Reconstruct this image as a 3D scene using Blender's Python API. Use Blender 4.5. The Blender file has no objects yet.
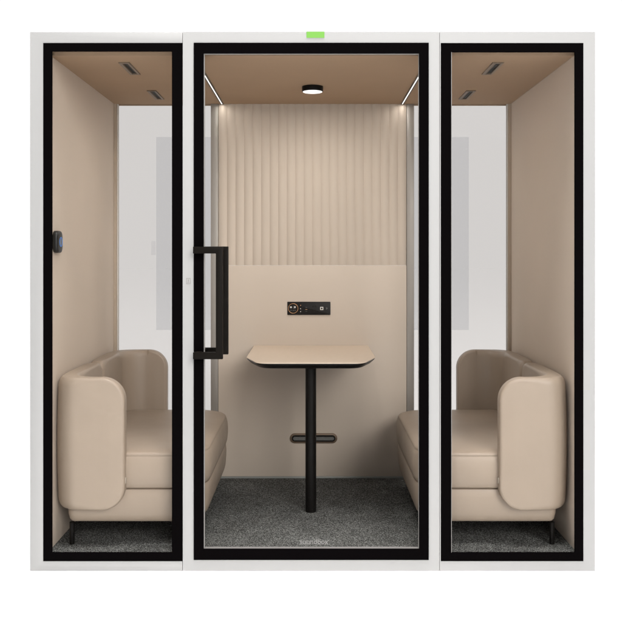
import bpy, bmesh, math, random
from mathutils import Vector, Matrix
random.seed(4)
PI = math.pi
scene = bpy.context.scene
COL = scene.collection

# ------------------------------------------------------------------ materials
def nodes_of(name):
    m = bpy.data.materials.new(name)
    m.use_nodes = True
    nt = m.node_tree
    return m, nt, nt.nodes['Principled BSDF']

def pbr(name, col, rough=0.5, spec=0.5, metal=0.0, var=0.0, vscale=6.0, bump=0.0, bscale=400.0, sheen=0.0,
        bdist=0.001, rvar=0.0):
    m, nt, b = nodes_of(name)
    b.inputs['Base Color'].default_value = (*col, 1)
    b.inputs['Roughness'].default_value = rough
    b.inputs['Specular IOR Level'].default_value = spec
    b.inputs['Metallic'].default_value = metal
    if sheen:
        b.inputs['Sheen Weight'].default_value = sheen
        b.inputs['Sheen Roughness'].default_value = 0.5
    tc = nt.nodes.new('ShaderNodeTexCoord')
    if var or rvar:
        n = nt.nodes.new('ShaderNodeTexNoise')
        n.inputs['Scale'].default_value = vscale
        n.inputs['Detail'].default_value = 5
        nt.links.new(tc.outputs['Object'], n.inputs['Vector'])
        if var:
            mr = nt.nodes.new('ShaderNodeMapRange')
            mr.inputs['From Min'].default_value = 0.3
            mr.inputs['From Max'].default_value = 0.7
            mr.inputs['To Min'].default_value = 1 - var
            mr.inputs['To Max'].default_value = 1 + var
            nt.links.new(n.outputs['Fac'], mr.inputs['Value'])
            vm = nt.nodes.new('ShaderNodeVectorMath'); vm.operation = 'SCALE'
            vm.inputs[0].default_value = col
            nt.links.new(mr.outputs['Result'], vm.inputs['Scale'])
            nt.links.new(vm.outputs['Vector'], b.inputs['Base Color'])
        if rvar:
            m2 = nt.nodes.new('ShaderNodeMapRange')
            m2.inputs['From Min'].default_value = 0.3
            m2.inputs['From Max'].default_value = 0.7
            m2.inputs['To Min'].default_value = rough - rvar
            m2.inputs['To Max'].default_value = rough + rvar
            nt.links.new(n.outputs['Fac'], m2.inputs['Value'])
            nt.links.new(m2.outputs['Result'], b.inputs['Roughness'])
    if bump:
        n = nt.nodes.new('ShaderNodeTexNoise')
        n.inputs['Scale'].default_value = bscale
        n.inputs['Detail'].default_value = 3
        nt.links.new(tc.outputs['Object'], n.inputs['Vector'])
        bp = nt.nodes.new('ShaderNodeBump')
        bp.inputs['Strength'].default_value = bump
        bp.inputs['Distance'].default_value = bdist
        nt.links.new(n.outputs['Fac'], bp.inputs['Height'])
        nt.links.new(bp.outputs['Normal'], b.inputs['Normal'])
    return m

def glass(name, tint, refl):
    m = bpy.data.materials.new(name); m.use_nodes = True
    nt = m.node_tree; nt.nodes.clear()
    out = nt.nodes.new('ShaderNodeOutputMaterial')
    tr = nt.nodes.new('ShaderNodeBsdfTransparent'); tr.inputs['Color'].default_value = (*tint, 1)
    gl = nt.nodes.new('ShaderNodeBsdfGlossy'); gl.inputs['Roughness'].default_value = 0.02
    lw = nt.nodes.new('ShaderNodeLayerWeight'); lw.inputs['Blend'].default_value = 0.5
    pw = nt.nodes.new('ShaderNodeMath'); pw.operation = 'POWER'; pw.inputs[1].default_value = 9
    nt.links.new(lw.outputs['Facing'], pw.inputs[0])
    ml = nt.nodes.new('ShaderNodeMath'); ml.operation = 'MULTIPLY_ADD'
    ml.inputs[1].default_value = 0.4; ml.inputs[2].default_value = refl
    nt.links.new(pw.outputs[0], ml.inputs[0])
    mx = nt.nodes.new('ShaderNodeMixShader')
    nt.links.new(ml.outputs[0], mx.inputs[0])
    nt.links.new(tr.outputs[0], mx.inputs[1]); nt.links.new(gl.outputs[0], mx.inputs[2])
    nt.links.new(mx.outputs[0], out.inputs['Surface'])
    return m

def emit(name, col, s):
    m = bpy.data.materials.new(name); m.use_nodes = True
    nt = m.node_tree; nt.nodes.clear()
    out = nt.nodes.new('ShaderNodeOutputMaterial')
    e = nt.nodes.new('ShaderNodeEmission')
    e.inputs['Color'].default_value = (*col, 1); e.inputs['Strength'].default_value = s
    nt.links.new(e.outputs[0], out.inputs['Surface'])
    return m

def carpet_mat():
    m, nt, b = nodes_of('carpet')
    b.inputs['Roughness'].default_value = 0.95
    b.inputs['Specular IOR Level'].default_value = 0.1
    tc = nt.nodes.new('ShaderNodeTexCoord')
    v = nt.nodes.new('ShaderNodeTexVoronoi'); v.inputs['Scale'].default_value = 330
    n = nt.nodes.new('ShaderNodeTexNoise'); n.inputs['Scale'].default_value = 230; n.inputs['Detail'].default_value = 4
    n3 = nt.nodes.new('ShaderNodeTexNoise'); n3.inputs['Scale'].default_value = 9; n3.inputs['Detail'].default_value = 3
    for q in (v, n, n3): nt.links.new(tc.outputs['Object'], q.inputs['Vector'])
    sep = nt.nodes.new('ShaderNodeSeparateColor')
    nt.links.new(v.outputs['Color'], sep.inputs['Color'])
    a = nt.nodes.new('ShaderNodeMath'); a.operation = 'ADD'
    nt.links.new(sep.outputs['Red'], a.inputs[0]); nt.links.new(n.outputs['Fac'], a.inputs[1])
    a2 = nt.nodes.new('ShaderNodeMath'); a2.operation = 'MULTIPLY_ADD'; a2.inputs[1].default_value = 0.35
    nt.links.new(n3.outputs['Fac'], a2.inputs[0]); nt.links.new(a.outputs[0], a2.inputs[2])
    cr = nt.nodes.new('ShaderNodeValToRGB')
    e = cr.color_ramp.elements
    e[0].position = 0.25; e[0].color = (.009, .0087, .0083, 1)
    e[1].position = 0.92; e[1].color = (.30, .304, .29, 1)
    el = cr.color_ramp.elements.new(0.6); el.color = (.050, .050, .0475, 1)
    dv = nt.nodes.new('ShaderNodeMath'); dv.operation = 'MULTIPLY'; dv.inputs[1].default_value = 0.52
    nt.links.new(a2.outputs[0], dv.inputs[0])
    nt.links.new(dv.outputs[0], cr.inputs['Fac'])
    nt.links.new(cr.outputs['Color'], b.inputs['Base Color'])
    bp = nt.nodes.new('ShaderNodeBump'); bp.inputs['Strength'].default_value = 0.9; bp.inputs['Distance'].default_value = 0.004
    nt.links.new(dv.outputs[0], bp.inputs['Height'])
    nt.links.new(bp.outputs['Normal'], b.inputs['Normal'])
    return m

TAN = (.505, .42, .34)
M = {}
M['white'] = pbr('white_coated_metal', (.342, .340, .337), 0.55, 0.3, bump=0.05, bscale=900, var=.006)
M['black'] = pbr('black_glass_border', (.0024, .0020, .0022), 0.6, 0.0)
M['bead'] = pbr('grey_glazing_bead', (.25, .24, .23), 0.4, 0.4)
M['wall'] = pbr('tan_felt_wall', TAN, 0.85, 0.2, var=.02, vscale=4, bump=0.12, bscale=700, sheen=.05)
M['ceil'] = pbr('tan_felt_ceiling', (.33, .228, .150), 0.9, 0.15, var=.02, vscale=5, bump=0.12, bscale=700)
M['panel'] = pbr('beige_back_panel', (.495, .423, .352), 0.62, 0.3, var=.012, vscale=3, bump=0.06, bscale=800)
M['ridge'] = pbr('beige_ridged_felt', (.455, .39, .325), 0.85, 0.2, var=.012, vscale=5, bump=0.12, bscale=700)
M['leather'] = pbr('beige_leather', (.305, .242, .185), 0.46, 0.5, var=.02, vscale=7, bump=0.16, bscale=420, rvar=.05)
M['piping'] = pbr('beige_leather_piping', (.29, .235, .18), 0.5, 0.35)
M['gap'] = pbr('brown_seam', (.10, .07, .05), 0.8, 0.1)
M['leg'] = pbr('black_powder_coat', (.0045, .0038, .0032), 0.45, 0.14, bump=.05, bscale=1200)
M['handle'] = pbr('dark_bronze_metal', (.0055, .0043, .0033), 0.5, 0.06, bump=.04, bscale=900)
M['post'] = pbr('taupe_anodised_post', (.27, .25, .225), 0.45, 0.4, metal=.25, rvar=.06, vscale=3)
M['dark_post'] = pbr('brown_corner_profile', (.42, .345, .27), 0.6, 0.2)
M['alu'] = pbr('aluminium_strip', (.32, .33, .31), 0.4, 0.5, metal=.4)
M['carpet'] = carpet_mat()
M['front_glass'] = glass('clear_front_glass', (.97, .97, .97), 0.0003)
M['back_glass'] = glass('smoked_back_glass', (.815, .80, .79), 0.0004)
M['tabletop'] = pbr('beige_laminate', (.62, .515, .41), 0.42, 0.35, var=.03, vscale=40, bump=.04, bscale=500)
M['table_edge'] = pbr('black_table_edge', (.006, .005, .0045), 0.4, 0.25)
M['vent_rim'] = pbr('bronze_vent_rim', (.165, .122, .085), 0.55, 0.3, metal=.0)
M['vent_dark'] = pbr('dark_vent_slot', (.010, .008, .006), 0.6, 0.15)
M['strip_edge'] = pbr('grey_light_channel', (.10, .085, .07), 0.6, 0.2)
M['led'] = emit('led_diffuser', (1.0, .975, .94), 2.5)
M['lamp_disc'] = emit('lamp_diffuser', (1.0, .975, .94), 1.6)
M['green'] = emit('green_status_light', (.355, .80, .165), 1.0)
M['device'] = pbr('black_device_plastic', (.009, .0085, .008), 0.4, 0.35)
M['blue'] = emit('blue_ring_light', (.13, .26, .58), 1.0)
M['device_grey'] = pbr('grey_button', (.12, .12, .125), 0.5, 0.3)
M['plate'] = pbr('black_faceplate', (.0065, .0055, .005), 0.45, 0.2)
M['copper'] = pbr('copper_trim', (.46, .26, .13), 0.35, 0.5, metal=.6)
M['mark'] = pbr('pale_print', (.62, .60, .56), 0.6, 0.2)
M['dim_mark'] = pbr('dim_print', (.10, .10, .095), 0.6, 0.2)
M['bronze'] = pbr('bronze_rim', (.14, .095, .062), 0.45, 0.4, metal=.3)
M['mesh'] = pbr('grey_grille', (.12, .12, .113), 0.6, 0.3, bump=.9, bscale=260, bdist=.004, var=.3, vscale=300)
M['icon'] = pbr('grey_icon_print', (.22, .205, .19), 0.6, 0.2)
M['letter'] = pbr('pale_lettering', (.20, .195, .19), 0.6, 0.1)
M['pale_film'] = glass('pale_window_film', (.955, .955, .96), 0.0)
M['film'] = glass('grey_window_film', (.835, .845, .862), 0.0)
M['ground'] = pbr('white_studio_floor', (.985, .985, .985), 0.9, 0.0)
M['tag'] = pbr('white_tag', (.40, .35, .29), 0.7, 0.1)

# ------------------------------------------------------------------ helpers
def link(name, bm, mat, parent=None, sharp=35):
    me = bpy.data.meshes.new(name)
    bmesh.ops.recalc_face_normals(bm, faces=bm.faces)
    bm.to_mesh(me); bm.free()
    for p in me.polygons: p.use_smooth = True
    me.set_sharp_from_angle(angle=math.radians(sharp))
    me.materials.append(M[mat])
    o = bpy.data.objects.new(name, me); COL.objects.link(o)
    if parent is not None: o.parent = parent
    return o

def tag(o, label=None, cat=None, group=None, kind=None):
    if label: o['label'] = label
    if cat: o['category'] = cat
    if group: o['group'] = group
    if kind: o['kind'] = kind
    return o

def empty(name, label, cat, loc=(0, 0, 0), group=None):
    o = bpy.data.objects.new(name, None); COL.objects.link(o)
    o.location = loc; o.empty_display_size = .1
    return tag(o, label, cat, group)

def sub(name, parent):                      # an Empty part that gathers sub-parts
    o = bpy.data.objects.new(name, None); COL.objects.link(o); o.parent = parent
    return o

def new(): return bmesh.new()

def box(bm, x0, x1, y0, y1, z0, z1, bev=0.0, seg=2):
    t = bmesh.new()
    vs = [t.verts.new((x, y, z)) for x in (x0, x1) for y in (y0, y1) for z in (z0, z1)]
    for f in ((0,1,3,2),(4,6,7,5),(0,4,5,1),(2,3,7,6),(0,2,6,4),(1,5,7,3)):
        t.faces.new([vs[i] for i in f])
    bmesh.ops.recalc_face_normals(t, faces=t.faces)
    if bev: bmesh.ops.bevel(t, geom=list(t.edges), offset=bev, segments=seg, affect='EDGES', profile=.5)
    me = bpy.data.meshes.new('tmp'); t.to_mesh(me); t.free(); bm.from_mesh(me); bpy.data.meshes.remove(me)
    return bm

def B(*a, **k): return box(new(), *a, **k)

def prism(bm, pts, a0, a1, axis='y', bev=0.0, seg=2):
    """polygon pts swept along an axis: 'y' pts are (x,z); 'z' pts are (x,y); 'x' pts are (y,z)"""
    t = bmesh.new()
    def P(p, a):
        return {'y': (p[0], a, p[1]), 'z': (p[0], p[1], a), 'x': (a, p[0], p[1])}[axis]
    lo = [t.verts.new(P(p, a0)) for p in pts]; hi = [t.verts.new(P(p, a1)) for p in pts]
    n = len(pts)
    t.faces.new(lo); t.faces.new(hi)
    for i in range(n): t.faces.new((lo[i], lo[(i+1) % n], hi[(i+1) % n], hi[i]))
    bmesh.ops.recalc_face_normals(t, faces=t.faces)
    if bev:
        ed = [e for e in t.edges if (e.verts[0] in lo) == (e.verts[1] in lo)] if n > 12 else list(t.edges)
        bmesh.ops.bevel(t, geom=ed, offset=bev, segments=seg, affect='EDGES', profile=.5)
    me = bpy.data.meshes.new('tmp'); t.to_mesh(me); t.free(); bm.from_mesh(me); bpy.data.meshes.remove(me)
    return bm

def rring(bm, ox0, ox1, oz0, oz1, ix0, ix1, iz0, iz1, y0, y1):
    """rectangular ring in the xz plane, swept in y"""
    o = [(ox0, oz0), (ox1, oz0), (ox1, oz1), (ox0, oz1)]
    i = [(ix0, iz0), (ix1, iz0), (ix1, iz1), (ix0, iz1)]
    V = {}
    for k, pts in (('o', o), ('i', i)):
        for j, (x, z) in enumerate(pts):
            for y in (y0, y1): V[k, j, y] = bm.verts.new((x, y, z))
    for j in range(4):
        k = (j+1) % 4
        for y in (y0, y1): bm.faces.new((V['o', j, y], V['o', k, y], V['i', k, y], V['i', j, y]))
        for q in 'oi': bm.faces.new((V[q, j, y0], V[q, k, y0], V[q, k, y1], V[q, j, y1]))
    return bm

def rrect(cx, cy, w, h, r, n=8):
    """rounded rectangle outline; r one radius or four (from +x+y, counter-clockwise)"""
    rs = r if isinstance(r, (tuple, list)) else (r,)*4
    out = []
    for (sx, sy, a0), q in zip(((1,1,0), (-1,1,PI/2), (-1,-1,PI), (1,-1,1.5*PI)), rs):
        q = max(q, 1e-5)
        for k in range(n+1):
            a = a0 + PI/2*k/n
            out.append((cx + sx*(w/2-q) + q*math.cos(a), cy + sy*(h/2-q) + q*math.sin(a)))
    return out

def cyl(bm, c, r, h, axis='z', n=32, bev=0.0):
    pts = [(r*math.cos(2*PI*k/n), r*math.sin(2*PI*k/n)) for k in range(n)]
    if axis == 'z': return prism(bm, [(c[0]+a, c[1]+b) for a, b in pts], c[2], c[2]+h, 'z', bev)
    if axis == 'y': return prism(bm, [(c[0]+a, c[2]+b) for a, b in pts], c[1], c[1]+h, 'y', bev)
    return prism(bm, [(c[1]+a, c[2]+b) for a, b in pts], c[0], c[0]+h, 'x', bev)

def tube_ring(bm, c, R, r, axis='y', n=40, m=8):
    rows = []
    for k in range(n):
        a = 2*PI*k/n; row = []
        for j in range(m):
            b = 2*PI*j/m
            u, v, w = (R + r*math.cos(b))*math.cos(a), (R + r*math.cos(b))*math.sin(a), r*math.sin(b)
            p = (u, w, v) if axis == 'y' else (w, u, v)
            row.append(bm.verts.new((c[0]+p[0], c[1]+p[1], c[2]+p[2])))
        rows.append(row)
    for k in range(n):
        for j in range(m):
            bm.faces.new((rows[k][j], rows[(k+1)%n][j], rows[(k+1)%n][(j+1)%m], rows[k][(j+1)%m]))
    return bm

def loft(bm, loops, cap=True):
    rows = [[bm.verts.new(p) for p in lp] for lp in loops]
    n = len(rows[0])
    for a, b in zip(rows, rows[1:]):
        for i in range(n): bm.faces.new((a[i], a[(i+1)%n], b[(i+1)%n], b[i]))
    if cap: bm.faces.new(rows[0]); bm.faces.new(rows[-1])
    return bm

# ------------------------------------------------------------------ measured layout
S0, CX, CY, EYE, DIST = 245.0, 312.5, 255.0, 1.29, 3.565
def fx(px): return (px - CX)/S0                       # front plane
def fz(py): return EYE + (CY - py)/S0
XL, XR, ZT = fx(30), fx(595), fz(32)
FLOOR, CEIL, YB, WX = .0734, 2.114, 1.2, 1.083        # interior

# ------------------------------------------------------------------ the booth
booth = empty('office_booth', 'free-standing meeting booth with white frame, black-edged glass door and two glass side windows', 'office booth')
lw_o = (fx(43.4), fx(182.4), fz(561), fz(43.2)); lw_i = (fx(52), fx(172), fz(552.6), fz(51.2))
rw_o = (fx(440.9), fx(583.2), fz(561), fz(43.2)); rw_i = (fx(451.2), fx(574.8), fz(552.6), fz(52))
dr_o = (fx(193.9), fx(428.6), fz(559.6), fz(43)); dr_i = (fx(203.8), fx(419), fz(548.6), fz(53.6))
g = .0008
sl, sr = fx(182.6), fx(439.6)                         # the two seams
bm = new()
a, b, c, d = lw_o
prism(bm, [(XL, 0), (sl-g, 0), (sl-g, c-g), (a-g, c-g), (a-g, d+g), (sl-g, d+g), (sl-g, ZT), (XL, ZT)], 0, .045, 'y', .0015)
a, b, c, d = rw_o
rring(bm, sr+g, XR, 0, ZT, a-g*.4, b+g, c-g, d+g, 0, .045)
link('front_frame', bm, 'white', booth)
a, b, c, d = dr_o
bm = rring(new(), sl+g, sr-g, 0, ZT, a-g, b+g, c-g, d+g, 0, .045)
link('door_surround', bm, 'white', booth)
# dark rubber behind the joints so no light leaks through
for s in (sl, sr):
    for za, zb in ((.002, lw_o[2]-.002), (lw_o[3]+.002, ZT-.002)):
        link('joint_seal', B(s-.004, s+.004, .012, .04, za, zb), 'bead', booth)
# outside cladding, roof and base
for sx in (-1, 1):
    xo = XL if sx < 0 else XR
    xi = sx*(WX+.022)
    link('outer_panel', B(min(xo, xi), max(xo, xi), .046, 1.27, .002, ZT, bev=.003), 'white', booth)
    link('side_wall', B(min(sx*WX, xi-sx*.001), max(sx*WX, xi-sx*.001), .010 if 0 else .046, 1.262, FLOOR-.01, CEIL+.02), 'wall', booth)
link('roof', B(-WX-.02, WX+.02, .046, 1.27, CEIL+.04, ZT-.001, bev=.002), 'white', booth)
link('base', B(-WX-.02, WX+.02, .046, 1.27, .004, FLOOR-.02, bev=.002), 'white', booth)
link('carpet_floor', B(-WX-.001+.002, WX-.001, .004 if 0 else .046, YB+.06, FLOOR-.018, FLOOR), 'carpet', booth)
# thin liner that carries ceiling, walls and carpet to the glass line
lin = new()
box(lin, -WX, WX, .006, .045, FLOOR-.012, FLOOR)
link('carpet_edge', lin, 'carpet', booth)

# ceiling with openings left for strips and vents is not needed: fittings sit 2 mm proud of it
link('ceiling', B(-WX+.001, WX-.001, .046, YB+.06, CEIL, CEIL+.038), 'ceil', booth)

def window(o, i, name='window'):
    fr = link(name, rring(new(), o[0], o[1], o[2], o[3], i[0], i[1], i[2], i[3], -.002, .008), 'black', booth)
    link('pane', B(i[0], i[1], .001, .006, i[2], i[3]), 'front_glass', fr)
    return fr
window(lw_o, lw_i); w2 = window(rw_o, rw_i)
bm = new()
box(bm, rw_i[0], rw_i[0]+.0025, .0005, .0075, rw_i[2], rw_i[3])
link('glazing_bead', bm, 'bead', w2)

door = link('door', rring(new(), dr_o[0], dr_o[1], dr_o[2], dr_o[3], dr_i[0], dr_i[1], dr_i[2], dr_i[3], -.005, .022), 'black', booth)
bw = .0032
link('glazing_bead', rring(new(), dr_i[0], dr_i[1], dr_i[2], dr_i[3], dr_i[0]+bw, dr_i[1]-bw*.5, dr_i[2]+bw, dr_i[3]-bw*.6, .001, .014), 'bead', door)
link('pane', B(dr_i[0]+bw, dr_i[1]-bw*.5, .004, .010, dr_i[2]+bw, dr_i[3]-bw*.6), 'front_glass', door)
# outside handle: square-section bracket on two standoffs
hx0, hx1, hz0, hz1, t = -.4800, -.3610, .8712, 1.3235, .0275
bm = prism(new(), [(hx0, hz0), (hx1, hz0), (hx1, hz1), (hx0, hz1), (hx0, hz1-t), (hx1-t, hz1-t), (hx1-t, hz0+t), (hx0, hz0+t)], -.058, -.036, 'y', .0018)
box(bm, hx0+.002, hx0+.030, -.037, -.0045, hz1-t+.001, hz1-.001, .001)
box(bm, hx0+.002, hx0+.030, -.037, -.0045, hz0+.001, hz0+t-.001, .001)
link('handle', bm, 'handle', door)
# inside handle, a little further along the glass
ix0, ix1 = -.470, -.350
bm = prism(new(), [(ix0, hz0+.006), (ix1, hz0+.006), (ix1, hz1+.002), (ix0, hz1+.002), (ix0, hz1+.002-t), (ix1-.022, hz1+.002-t), (ix1-.022, hz0+.006+t), (ix0, hz0+.006+t)], .058, .080, 'y', .0018)
box(bm, ix0+.002, ix0+.030, .0215, .059, hz1-t+.003, hz1+.001, .001)
box(bm, ix0+.002, ix0+.030, .0215, .059, hz0+.007, hz0+t+.005, .001)
link('handle', bm, 'handle', door)

def text_mesh(body, size, loc, mat, parent, name='lettering', rot=(PI/2, 0, 0), extr=.0004, fit=None):
    cu = bpy.data.curves.new(name, 'FONT'); cu.body = body; cu.size = size
    cu.align_x = 'CENTER'; cu.extrude = extr; cu.offset = .0
    o = bpy.data.objects.new('tmp', cu); COL.objects.link(o)
    dg = bpy.context.evaluated_depsgraph_get()
    me = bpy.data.meshes.new_from_object(o.evaluated_get(dg))
    COL.objects.unlink(o); bpy.data.objects.remove(o)
    if fit:
        xs = [v.co.x for v in me.vertices]; k = fit/(max(xs)-min(xs))
        for v in me.vertices: v.co.x *= k
    me.materials.clear(); me.materials.append(M[mat])
    r = bpy.data.objects.new(name, me); COL.objects.link(r)
    r.location = loc; r.rotation_euler = rot; r.parent = parent
    return r
text_mesh('soundbox', .031, (fx(314), .0030, fz(544.3)), 'letter', door, fit=.117)

# reader mark printed on the white post left of the door
bm = new()
cxm, czm = fx(188.4), fz(281)
rring(bm, cxm-.0085, cxm+.0085, czm-.0115, czm+.0115, cxm-.0072, cxm+.0072, czm-.0102, czm+.0102, -.0008, .001)
box(bm, cxm-.0012, cxm+.0012, -.0008, .001, czm-.002, czm+.006)
box(bm, cxm-.004, cxm+.004, -.0008, .001, czm-.006, czm-.0045)
link('reader_mark', bm, 'icon', booth)
link('status_light', B(fx(306.5), fx(324.4), -.0025, .02, fz(37.8), ZT+.0012, bev=.0008), 'green', booth)

# back: two windows either side of a ridged panel over a plain one
px0, px1 = -.514, .513
nr = 22
N = 12
prof = []
for k in range(nr):
    for j in range(N):
        tt = j/N
        prof.append((px0 + (px1-px0)*(k+tt)/nr, 1.207 - .0075*math.sin(PI*tt)**.85))
prof.append((px1, 1.207)); prof += [(px1, 1.235), (px0, 1.235)]
zs = EYE + (CY-265.4)/183.3
bm = new()
lo = [bm.verts.new((x, y, zs+.0005)) for x, y in prof]; hi = [bm.verts.new((x, y, CEIL)) for x, y in prof]
for i in range(len(prof)):
    k = (i+1) % len(prof); bm.faces.new((lo[i], lo[k], hi[k], hi[i]))
bm.faces.new(lo); bm.faces.new(hi)
link('ridged_wall_panel', bm, 'ridge', booth, sharp=50)
link('plain_wall_panel', B(px0, px1, 1.197, 1.235, FLOOR+.010, zs-.0005, bev=.002), 'panel', booth)
link('skirting', B(px0, px1, 1.192, 1.235, FLOOR-.001, FLOOR+.0095, bev=.001), 'alu', booth)
for sx in (-1, 1):
    a, b = (-.5545, -.515) if sx < 0 else (.514, .5535)
    link('wall_post', B(a, b, 1.194, 1.24, FLOOR-.001, CEIL, bev=.0015), 'post', booth)
    gx0, gx1 = (-1.0610, -.555) if sx < 0 else (.554, 1.0610)
    bw_ = sub('back_window', booth)
    xa, xb = sorted((sx*1.0825, sx*1.0665))
    link('corner_profile', B(xa, xb, 1.19, 1.24, FLOOR, CEIL), 'dark_post', bw_)
    xa, xb = sorted((sx*1.0660, sx*1.0610))
    link('glazing_bead', B(xa, xb, 1.203, 1.225, FLOOR, CEIL), 'mark', bw_)
    link('pane', B(gx0, gx1, 1.208, 1.216, FLOOR, CEIL), 'back_glass', bw_)
    sb = S0*DIST/(DIST+1.218)                         # grey see-through rectangle just behind the glass
    xa, xb = sorted((sx*156.3/sb, sx*.5545))
    me_ = new()
    me_.faces.new([me_.verts.new((x, 1.2185, z)) for x, z in ((xa, EYE+(CY-330)/sb), (xb, EYE+(CY-330)/sb), (xb, EYE+(CY-137)/sb), (xa, EYE+(CY-137)/sb))])
    link('tinted_film', me_, 'film', bw_)
    if sx < 0:                                        # small pale tab imitating a handle reflection beside it, left window only
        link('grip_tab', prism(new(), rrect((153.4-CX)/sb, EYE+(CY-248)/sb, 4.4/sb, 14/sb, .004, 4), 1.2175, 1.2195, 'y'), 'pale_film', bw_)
link('back_frame', rring(new(), XL+.033, XR-.033, .002, ZT-.002, -WX-.001, WX+.001, FLOOR-.02, CEIL+.04, 1.2705, 1.285), 'white', booth)

# recessed strip lights
for x in (-.4925, .4885):
    p = link('strip_light', rring(new(), x-.0085, x+.0085, 0, 1, x-.0027, x+.0027, .004, .996, 0, .006), 'strip_edge', booth)
    # the ring is drawn standing and laid flat against the ceiling
    for v in p.data.vertices:
        X, Y, Z = v.co
        v.co = (X, .05 + Z*1.142, CEIL - .0045 + Y)
    link('diffuser', B(x-.0026, x+.0026, .056, 1.187, CEIL-.003, CEIL+.002), 'led', p)

# ceiling air vents
def vent(x0, x1, y0, y1):
    p = link('air_vent', rring(new(), x0, x1, 0, 1, x0+.013, x1-.010, .05, .95, 0, .008), 'vent_rim', booth)
    for v in p.data.vertices:
        X, Y, Z = v.co
        v.co = (X, y0 + Z*(y1-y0), CEIL - .005 + Y)
    L = y1-y0
    link('slot', B(x0+.013, x1-.010, y0+.05*L, y1-.05*L, CEIL-.0008, CEIL+.002), 'vent_dark', p)
    bm = new()
    box(bm, x0+.0155, x0+.0165, y0+.055*L, y1-.055*L, CEIL-.0038, CEIL-.001)
    box(bm, x0+.0135, x1-.0105, y1-.075*L, y1-.052*L, CEIL-.0036, CEIL-.001)
    link('fin', bm, 'bead' if 0 else 'vent_rim', p)
for xr in ((-.829, -.783), (.770, .817)):
    vent(*xr, .166, .409); vent(*xr, .804, 1.042)

# oblong outlet low on the back panel
def obround(cx, cz, w, h, n=12):
    return rrect(cx, cz, w, h, h/2-1e-4, n)
cz = EYE + (CY-438)/183.3
ow = prism(new(), obround(.006, cz, .258, .054), 1.1900, 1.2, 'y', .002)
v1 = link('floor_outlet', ow, 'bronze', booth)
link('inset', prism(new(), obround(.006, cz, .238, .036), 1.1885, 1.1895, 'y'), 'vent_dark', v1)
link('grille', prism(new(), obround(.006, cz-.001, .222, .018), 1.187, 1.1883, 'y'), 'mesh', v1)

# ------------------------------------------------------------------ ceiling lamp
lx, ly = fx(312.5)+.0003, .706
lamp = empty('ceiling_lamp', 'round black surface-mounted lamp with a glowing white disc on the ceiling', 'ceiling lamp', (lx, ly, CEIL))
link('housing', cyl(new(), (0, 0, -.026), .0515, .0258, 'z', 48, .0012), 'leg', lamp)
link('diffuser', cyl(new(), (0, 0, -.0272), .0475, .004, 'z', 48), 'lamp_disc', lamp)

# ------------------------------------------------------------------ wall controller
ctl = empty('wall_controller', 'small black rounded controller with a blue ring on the left wall', 'controller', (-WX, .110, 1.345))
bm = new()
loops = []
for ins, x in ((.002, .0005), (0, .004), (0, .016), (.0025, .0205), (.008, .0225)):
    loops.append([(x, p, q) for p, q in rrect(0, 0, .080-2*ins, .093-2*ins, .026-ins, 8)])
link('body', loft(bm, loops), 'device', ctl, 50)
link('ring_light', tube_ring(new(), (.0228, .006, 0), .0185, .0018, 'x'), 'blue', ctl)
link('button', cyl(new(), (.0224, .006, 0), .014, .0010, 'x'), 'device_grey', ctl)

# ------------------------------------------------------------------ power panel in the back wall
pp = empty('power_panel', 'narrow black power panel with a copper-ringed socket above the table', 'power socket panel', (-.0195, 1.197, .9995))
link('faceplate', prism(new(), rrect(0, 0, .2345, .0715, .003, 4), -.006, -.0003, 'y', .0008), 'plate', pp)
sx_ = -.1055+.0195+.002
sx_ = (293.2-CX)/183.3 + .0195
zc = EYE + (CY-308.3)/183.3 - .9995
sk = link('socket', cyl(new(), (sx_, -.0072, zc), .0250, .0015, 'y', 40), 'vent_dark', pp)
link('ring', tube_ring(new(), (sx_, -.0072, zc), .0262, .0016), 'copper', sk)
bm = new()
for dx, dz, w, h in ((-.012, .006, .012, .011), (.005, .006, .006, .014), (.012, .007, .005, .012), (-.012, -.010, .004, .006), (.0, -.011, .004, .006), (.010, -.011, .004, .006)):
    box(bm, sx_+dx-w/2, sx_+dx+w/2, -.0080, -.0070, zc+dz-h/2, zc+dz+h/2)
link('contact', bm, 'device_grey', sk)
bm = new()
box(bm, sx_-.016, sx_-.008, -.0083, -.0078, zc+.003, zc+.010); box(bm, sx_+.006, sx_+.013, -.0083, -.0078, zc+.003, zc+.011)
link('contact', bm, 'mark', sk)  # two white highlights in the socket, laid on as pale boxes
def ppx(px): return (px-CX)/183.3 + .0195
def ppz(py): return EYE + (CY-py)/183.3 - .9995
for py, mt in ((305.3, 'copper'), (308.6, 'mark'), (311.5, 'mark')):
    link('indicator_dot', cyl(new(), (ppx(300.6), -.0068, ppz(py)), .0024, .001, 'y', 16), mt, pp)
for py, h in ((307.3, .0016), (311.3, .0016)):
    link('charging_port', B(ppx(306.4)-.0045, ppx(306.4)+.0045, -.0068, -.0058, ppz(py)-h/2, ppz(py)+h/2), 'dim_mark', pp)
link('charging_port', B(ppx(306.4)-.005, ppx(306.4)+.005, -.0068, -.0058, ppz(309.4)-.001, ppz(309.4)+.001), 'copper', pp)
bm = new()
for dx in (-.008, .008):
    for dz in (-.011, .011):
        box(bm, ppx(314.2)+dx-.0035, ppx(314.2)+dx+.0035, -.0066, -.0058, ppz(308.3)+dz-.0045, ppz(308.3)+dz+.0045)
link('key_pad', bm, 'vent_dark', pp)
bm = rring(new(), ppx(321.7)-.0085, ppx(321.7)+.0085, ppz(308.3)-.0085, ppz(308.3)+.0085, ppx(321.7)-.0045, ppx(321.7)+.0045, ppz(308.3)-.005, ppz(308.3)+.004, -.0068, -.0058)
link('data_port', bm, 'mark', pp)
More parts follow.
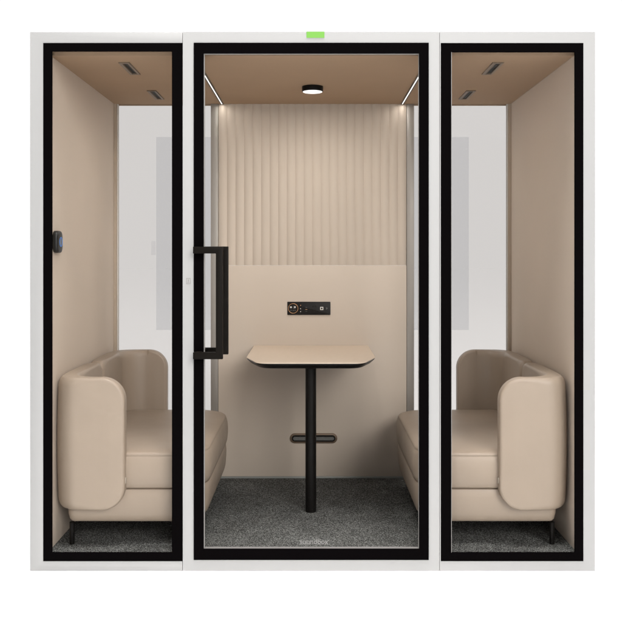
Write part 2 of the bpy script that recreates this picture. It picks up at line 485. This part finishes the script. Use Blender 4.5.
bm = prism(new(), [(ppx(326.1), ppz(306.8)), (ppx(327.8), ppz(308.3)), (ppx(326.1), ppz(309.8))], -.0068, -.0058, 'y')
link('arrow_mark', bm, 'dim_mark', pp)

# ------------------------------------------------------------------ table
tx = -.008
table = empty('table', 'wall-mounted beige table with black edge on a single black pole', 'table', (tx, .58, FLOOR))
def table_outline(ins):
    # straight sides, long cut front corners, corners eased
    raw = [(.311-ins, 1.1955-.58), (.311-ins, .645-.58), (.243-ins*.8, .423+ins-.58), (-.243+ins*.8, .423+ins-.58), (-.311+ins, .645-.58), (-.311+ins, 1.1955-.58)]
    rad = [0, .035, .05, .05, .035, 0]
    out = []
    n = len(raw)
    for i, p in enumerate(raw):
        p = Vector(p)
        if not rad[i]: out.append((p.x, p.y)); continue
        a = (Vector(raw[i-1])-p).normalized(); b = (Vector(raw[(i+1) % n])-p).normalized()
        s, e = p + a*rad[i], p + b*rad[i]
        for k in range(9):
            u = k/8
            q = s*(1-u)**2 + p*2*u*(1-u) + e*u*u
            out.append((q.x, q.y))
    return out
ZTB = .797 - FLOOR
link('top', loft(new(), [[(x, y, z) for x, y in table_outline(i)] for i, z in ((0, ZTB-.0035), (0, ZTB-.0008), (.0008, ZTB))]), 'tabletop', table)
link('edge', loft(new(), [[(x, y, z) for x, y in table_outline(i)] for i, z in ((.030, ZTB-.029), (.022, ZTB-.0265), (.0015, ZTB-.0085), (.0015, ZTB-.0036))]), 'table_edge', table)
link('pole', cyl(new(), (0, 0, 0), .0257, ZTB-.0292, 'z', 40), 'leg', table)
bm = cyl(new(), (0, 0, ZTB-.036), .075, .0068, 'z', 40, .001)
link('mounting_plate', bm, 'leg', table)

# ------------------------------------------------------------------ sofas (built for the left side, mirrored for the right)
def build_sofa(mir, label):
    ox, oy = -1.03, .61
    sh = -.004 if mir < 0 else 0
    root = empty('sofa', label, 'sofa', (mir*ox + sh, oy, FLOOR), 'sofas facing each other across the table')
    def T(x, y, z): return (mir*(x-ox), y-oy, z-FLOOR)
    def add(name, bm, mat, par, sharp=40):
        o = link(name, bm, mat, par, sharp)
        return o
    # plan outline shared by base and cushion
    X0, X1, Y0, Y1 = -1.035, -.448, .095, 1.125
    def plan(ins, dx=0):
        w, h = X1-X0-2*ins, Y1-Y0-2*ins
        cx_, cy_ = (X0+X1)/2, (Y0+Y1)/2
        rf, rb = max(.165-ins, .01), max(.036-ins, .008)
        return rrect(cx_, cy_, w, h, (rf, rb, rb, rf), 14)
    def body(levels): return loft(new(), [[T(x, y, z) for x, y in plan(i)] for i, z in levels])
    base = add('base', body([(.045, .165), (.030, .1655), (.018, .1695), (.010, .178), (.004, .20), (.0, .24), (-.0015, .275), (0, .300), (.003, .3065), (.008, .3085)]), 'leather', root)
    cush = [(.010, .3105), (.004, .3125), (-.001, .318), (-.006, .335), (-.009, .365), (-.0095, .395), (-.007, .425), (-.003, .440), (-.0003, .4455), (.0012, .4475),
            (.0012, .4485), (.0, .4505), (.0022, .4545), (.007, .4585), (.018, .4625), (.045, .4675), (.085, .471), (.13, .4725), (.19, .473), (.25, .473)]
    seat = add('seat_cushion', body(cush), 'leather', root, 60)
    # piping line round the cushion top
    pl = plan(.0010)
    bm = new(); rows = []
    r = .0016
    n = len(pl)
    for i, (x, y) in enumerate(pl):
        a, b = Vector(pl[i-1]), Vector(pl[(i+1) % n])
        tdir = (b-a).normalized(); nn = Vector((tdir.y, -tdir.x))
        rows.append([bm.verts.new(T(x + nn.x*r*math.cos(q), y + nn.y*r*math.cos(q), .448 + r*math.sin(q))) for q in (k*2*PI/6 for k in range(6))])
    for i in range(n):
        for j in range(6): bm.faces.new((rows[i][j], rows[(i+1) % n][j], rows[(i+1) % n][(j+1) % 6], rows[i][(j+1) % 6]))
    add('piping', bm, 'piping', seat, 80)
    # shell: two padded panels that wrap the ends and meet in the middle of the back
    TH = .029                                   # half thickness
    rc = .098
    xa, xc = -.780, -1.0465                     # arm end, centre line of the back
    ya, RO, RI = .081, .098, .118               # centre line of the arm, outside and inside bend radii
    def run(x, y, Rb):                          # arm line y, back line x, bend Rb: lengths and point at parameter
        return (xa-(x+Rb), PI/2*Rb, .6075-(y+Rb), x, y, Rb)
    PO = run(xc-TH, ya-TH, RO); PI_ = run(-1.000, ya+TH, RI)
    L1, L2, L3 = PO[:3]; LT = L1+L2+L3
    def path(P, u):                             # u measured along the outside, carried over to the inside run
        l1, l2, l3, x, y, Rb = P
        if u < rc: return Vector((xa-u, y)), Vector((0, -1))
        if u < L1: return Vector((xa-rc-(u-rc)*(l1-rc)/(L1-rc), y)), Vector((0, -1))
        if u < L1+L2:
            a = (u-L1)/L2*PI/2
            return Vector((x+Rb-Rb*math.sin(a), y+Rb-Rb*math.cos(a))), Vector((-math.sin(a), -math.cos(a)))
        return Vector((x, y+Rb+(u-L1-L2)*l3/L3)), Vector((-1, 0))
    z0, z1 = .229, .780
    rm = .045                                   # smaller corners where the two panels meet
    def sdf(u, z):                              # distance inside the developed outline
        hz = (z1-z0)/2; zz = abs(z-(z0+z1)/2)
        if u < rc and zz > hz-rc: return rc - math.hypot(rc-u, zz-(hz-rc))
        v = LT-u
        if v < rm and zz > hz-rm: return rm - math.hypot(rm-v, zz-(hz-rm))
        return min(u, hz-zz, v)
    def half(dist, u):
        k = min(max((u-(LT-.10))/.06, 0), 1)    # softer, puffier edge at the meeting seam
        kb = math.exp(-((u-(L1+.55*L2))/.11)**2)
        FR = .011 + .022*k + .034*kb; h0 = .60 - .45*k - .40*kb
        q = min(max(dist, 0)/FR, 1)
        return TH*(h0 + (1-h0)*math.sqrt(max(0, 1-(1-q)**2)))
    us = [rc*(1-math.cos(PI/2*k/16)) for k in range(17)]
    us += [rc + (LT-rm-rc)*k/64 for k in range(1, 65)]
    us += [LT-rm+rm*math.sin(PI/2*k/10) for k in range(1, 11)]
    ts = [.06*(1-math.cos(PI/2*k/9)) for k in range(10)]
    ts = ts + [.06 + .88*k/18 for k in range(1, 18)] + [1-q for q in reversed(ts)]
    for end in (0, 1):
        bm = new(); outer = []; inner = []
        for u in us:
            hz = (z1-z0)/2
            if u < rc: hz = hz - rc + math.sqrt(max(0, rc*rc-(rc-u)**2))
            if LT-u < rm: hz = hz - rm + math.sqrt(max(0, rm*rm-(rm-(LT-u))**2))
            ro, ri = [], []
            for tq in ts:
                z = (z0+z1)/2 + hz*(2*tq-1)
                dd = sdf(u, z); h = half(dd, u)
                bulge = .0065*math.sin(PI*tq)
                for sgn, row in ((1, ro), (-1, ri)):
                    p, nrm = path(PO if sgn > 0 else PI_, u)
                    off = sgn*(h - TH + bulge*min(1, max(dd, 0)/.06))
                    x, y = p.x + nrm.x*off, p.y + nrm.y*off
                    if end: y = 2*oy - y
                    row.append(bm.verts.new(T(x, y, z)))
            outer.append(ro); inner.append(ri)
        for i in range(len(us)-1):
            for j in range(len(ts)-1):
                for S in (outer, inner): bm.faces.new((S[i][j], S[i+1][j], S[i+1][j+1], S[i][j+1]))
        nu, nt_ = len(us)-1, len(ts)-1
        for i in range(nu):
            for j in (0, nt_): bm.faces.new((outer[i][j], outer[i+1][j], inner[i+1][j], inner[i][j]))
        for j in range(nt_):
            for i in (0, nu): bm.faces.new((outer[i][j], outer[i][j+1], inner[i][j+1], inner[i][j]))
        add('backrest_shell', bm, 'leather', root, 75)
    # small white sewn tag where the near arm meets the seat
    q0, q1 = T(-.7840, .070, .338), T(-.7768, .083, .362)
    bm = B(min(q0[0], q1[0]), max(q0[0], q1[0]), q0[1], q1[1], q0[2], q1[2], .0008)
    add('sewn_tag', bm, 'tag', root)
    for lx_, ly_ in ((-1.0085, .112), (-1.0085, 1.09), (-.56, .20), (-.56, 1.03)):
        c0 = T(lx_, ly_, FLOOR)
        if ly_ > .15 and lx_ < -.9: c0 = T(-.99, 1.06, FLOOR)
        if lx_ < -.9 and ly_ < .15: c0 = T(-1.0125, .114, FLOOR)
        add('leg', cyl(new(), (c0[0], c0[1], .0005), .0105, .1655-FLOOR, 'z', 24), 'leg', root)
    return root
build_sofa(1, 'beige leather sofa with rounded arms standing against the left wall')
build_sofa(-1, 'beige leather sofa with rounded arms standing against the right wall')

# ------------------------------------------------------------------ white studio floor
bm = new(); n = 96
bm.faces.new([bm.verts.new((80*math.cos(2*PI*k/n), 80*math.sin(2*PI*k/n), 0)) for k in range(n)])
gr = link('ground', bm, 'ground'); tag(gr, 'seamless white studio floor under the booth', 'floor', kind='structure')

# ------------------------------------------------------------------ light
FRONT_LEVEL, TOP_LEVEL = .40, 1.22
w = bpy.data.worlds.new('World'); scene.world = w; w.use_nodes = True
bg = w.node_tree.nodes['Background']
bg.inputs['Color'].default_value = (1, 1, 1, 1)
# world levels by direction: white behind, bright overhead, dimmed in front to deepen shade
wn = w.node_tree
def wnode(t, **k):
    n = wn.nodes.new(t)
    for a, b in k.items(): setattr(n, a, b)
    return n
wtc = wnode('ShaderNodeTexCoord'); wsp = wnode('ShaderNodeSeparateXYZ')
wn.links.new(wtc.outputs['Generated'], wsp.inputs[0])
def ramp(sock, a, b, v0, v1):
    m = wnode('ShaderNodeMapRange', interpolation_type='SMOOTHSTEP')
    for i, v in (('From Min', a), ('From Max', b), ('To Min', v0), ('To Max', v1)):
        m.inputs[i].default_value = v
    wn.links.new(sock, m.inputs['Value']); return m.outputs['Result']
side = ramp(wsp.outputs['Y'], -.35, .15, FRONT_LEVEL, 1.04)
top = ramp(wsp.outputs['Z'], .42, .75, 0, 1)
wm = wnode('ShaderNodeMix'); wm.data_type = 'FLOAT'
wn.links.new(top, wm.inputs[0]); wn.links.new(side, wm.inputs[2]); wm.inputs[3].default_value = TOP_LEVEL
wn.links.new(wm.outputs[0], bg.inputs['Strength'])

def area(name, loc, target, sx, sy, power, col=(1, 1, 1), spread=180):
    l = bpy.data.lights.new(name, 'AREA'); l.shape = 'RECTANGLE'; l.size = sx; l.size_y = sy
    l.energy = power; l.color = col; l.spread = math.radians(spread)
    o = bpy.data.objects.new(name, l); COL.objects.link(o)
    o.location = loc
    o.rotation_euler = (Vector(target)-Vector(loc)).to_track_quat('-Z', 'Y').to_euler()
    return o
area('key_softbox', (7.6, -18.6, 8.8), (-.2, .6, 1.0), 9.0, 9.0, 3550, (1, .975, .95))
# the lamps inside the booth's own fittings
for x in (-.4925, .4885):
    area('strip_lamp', (x, .62, CEIL-.0055), (x, .62, 0), .0052, 1.13, 1.35, (1, .965, .92))
dl = area('disc_lamp', (lx, ly, CEIL-.0285), (lx, ly, 0), .092, .092, 4.6, (1, .965, .92)); dl.data.shape = 'DISK'
area('front_softbox', (.10, -.62, 4.7), (.05, .25, 0), 2.3, .7, 19, (1, .985, .965), 46)
area('top_softbox', (0, -2.4, 8.0), (0, -2.4, 0), 12, 7.2, 95, (1, 1, 1), 24)  # added overhead fill, keeps the floor white around the booth

# ------------------------------------------------------------------ camera
cam = bpy.data.cameras.new('camera'); co = bpy.data.objects.new('camera', cam); COL.objects.link(co)
co.location = (0, -DIST, EYE); co.rotation_euler = (PI/2, 0, 0)
cam.sensor_width = 36; cam.lens = 36*S0*DIST/622
cam.shift_x = -(CX-311)/622; cam.shift_y = -(311-CY)/622
cam.clip_start = .05; cam.clip_end = 500
scene.camera = co
scene.view_settings.view_transform = 'Standard'; scene.view_settings.look = 'None'
scene.view_settings.exposure = 0; scene.view_settings.gamma = 1
scene.render.engine = 'CYCLES'
scene.cycles.use_denoising = True
scene.cycles.max_bounces = 10; scene.cycles.diffuse_bounces = 6; scene.cycles.transparent_max_bounces = 16
scene.cycles.sample_clamp_indirect = 6
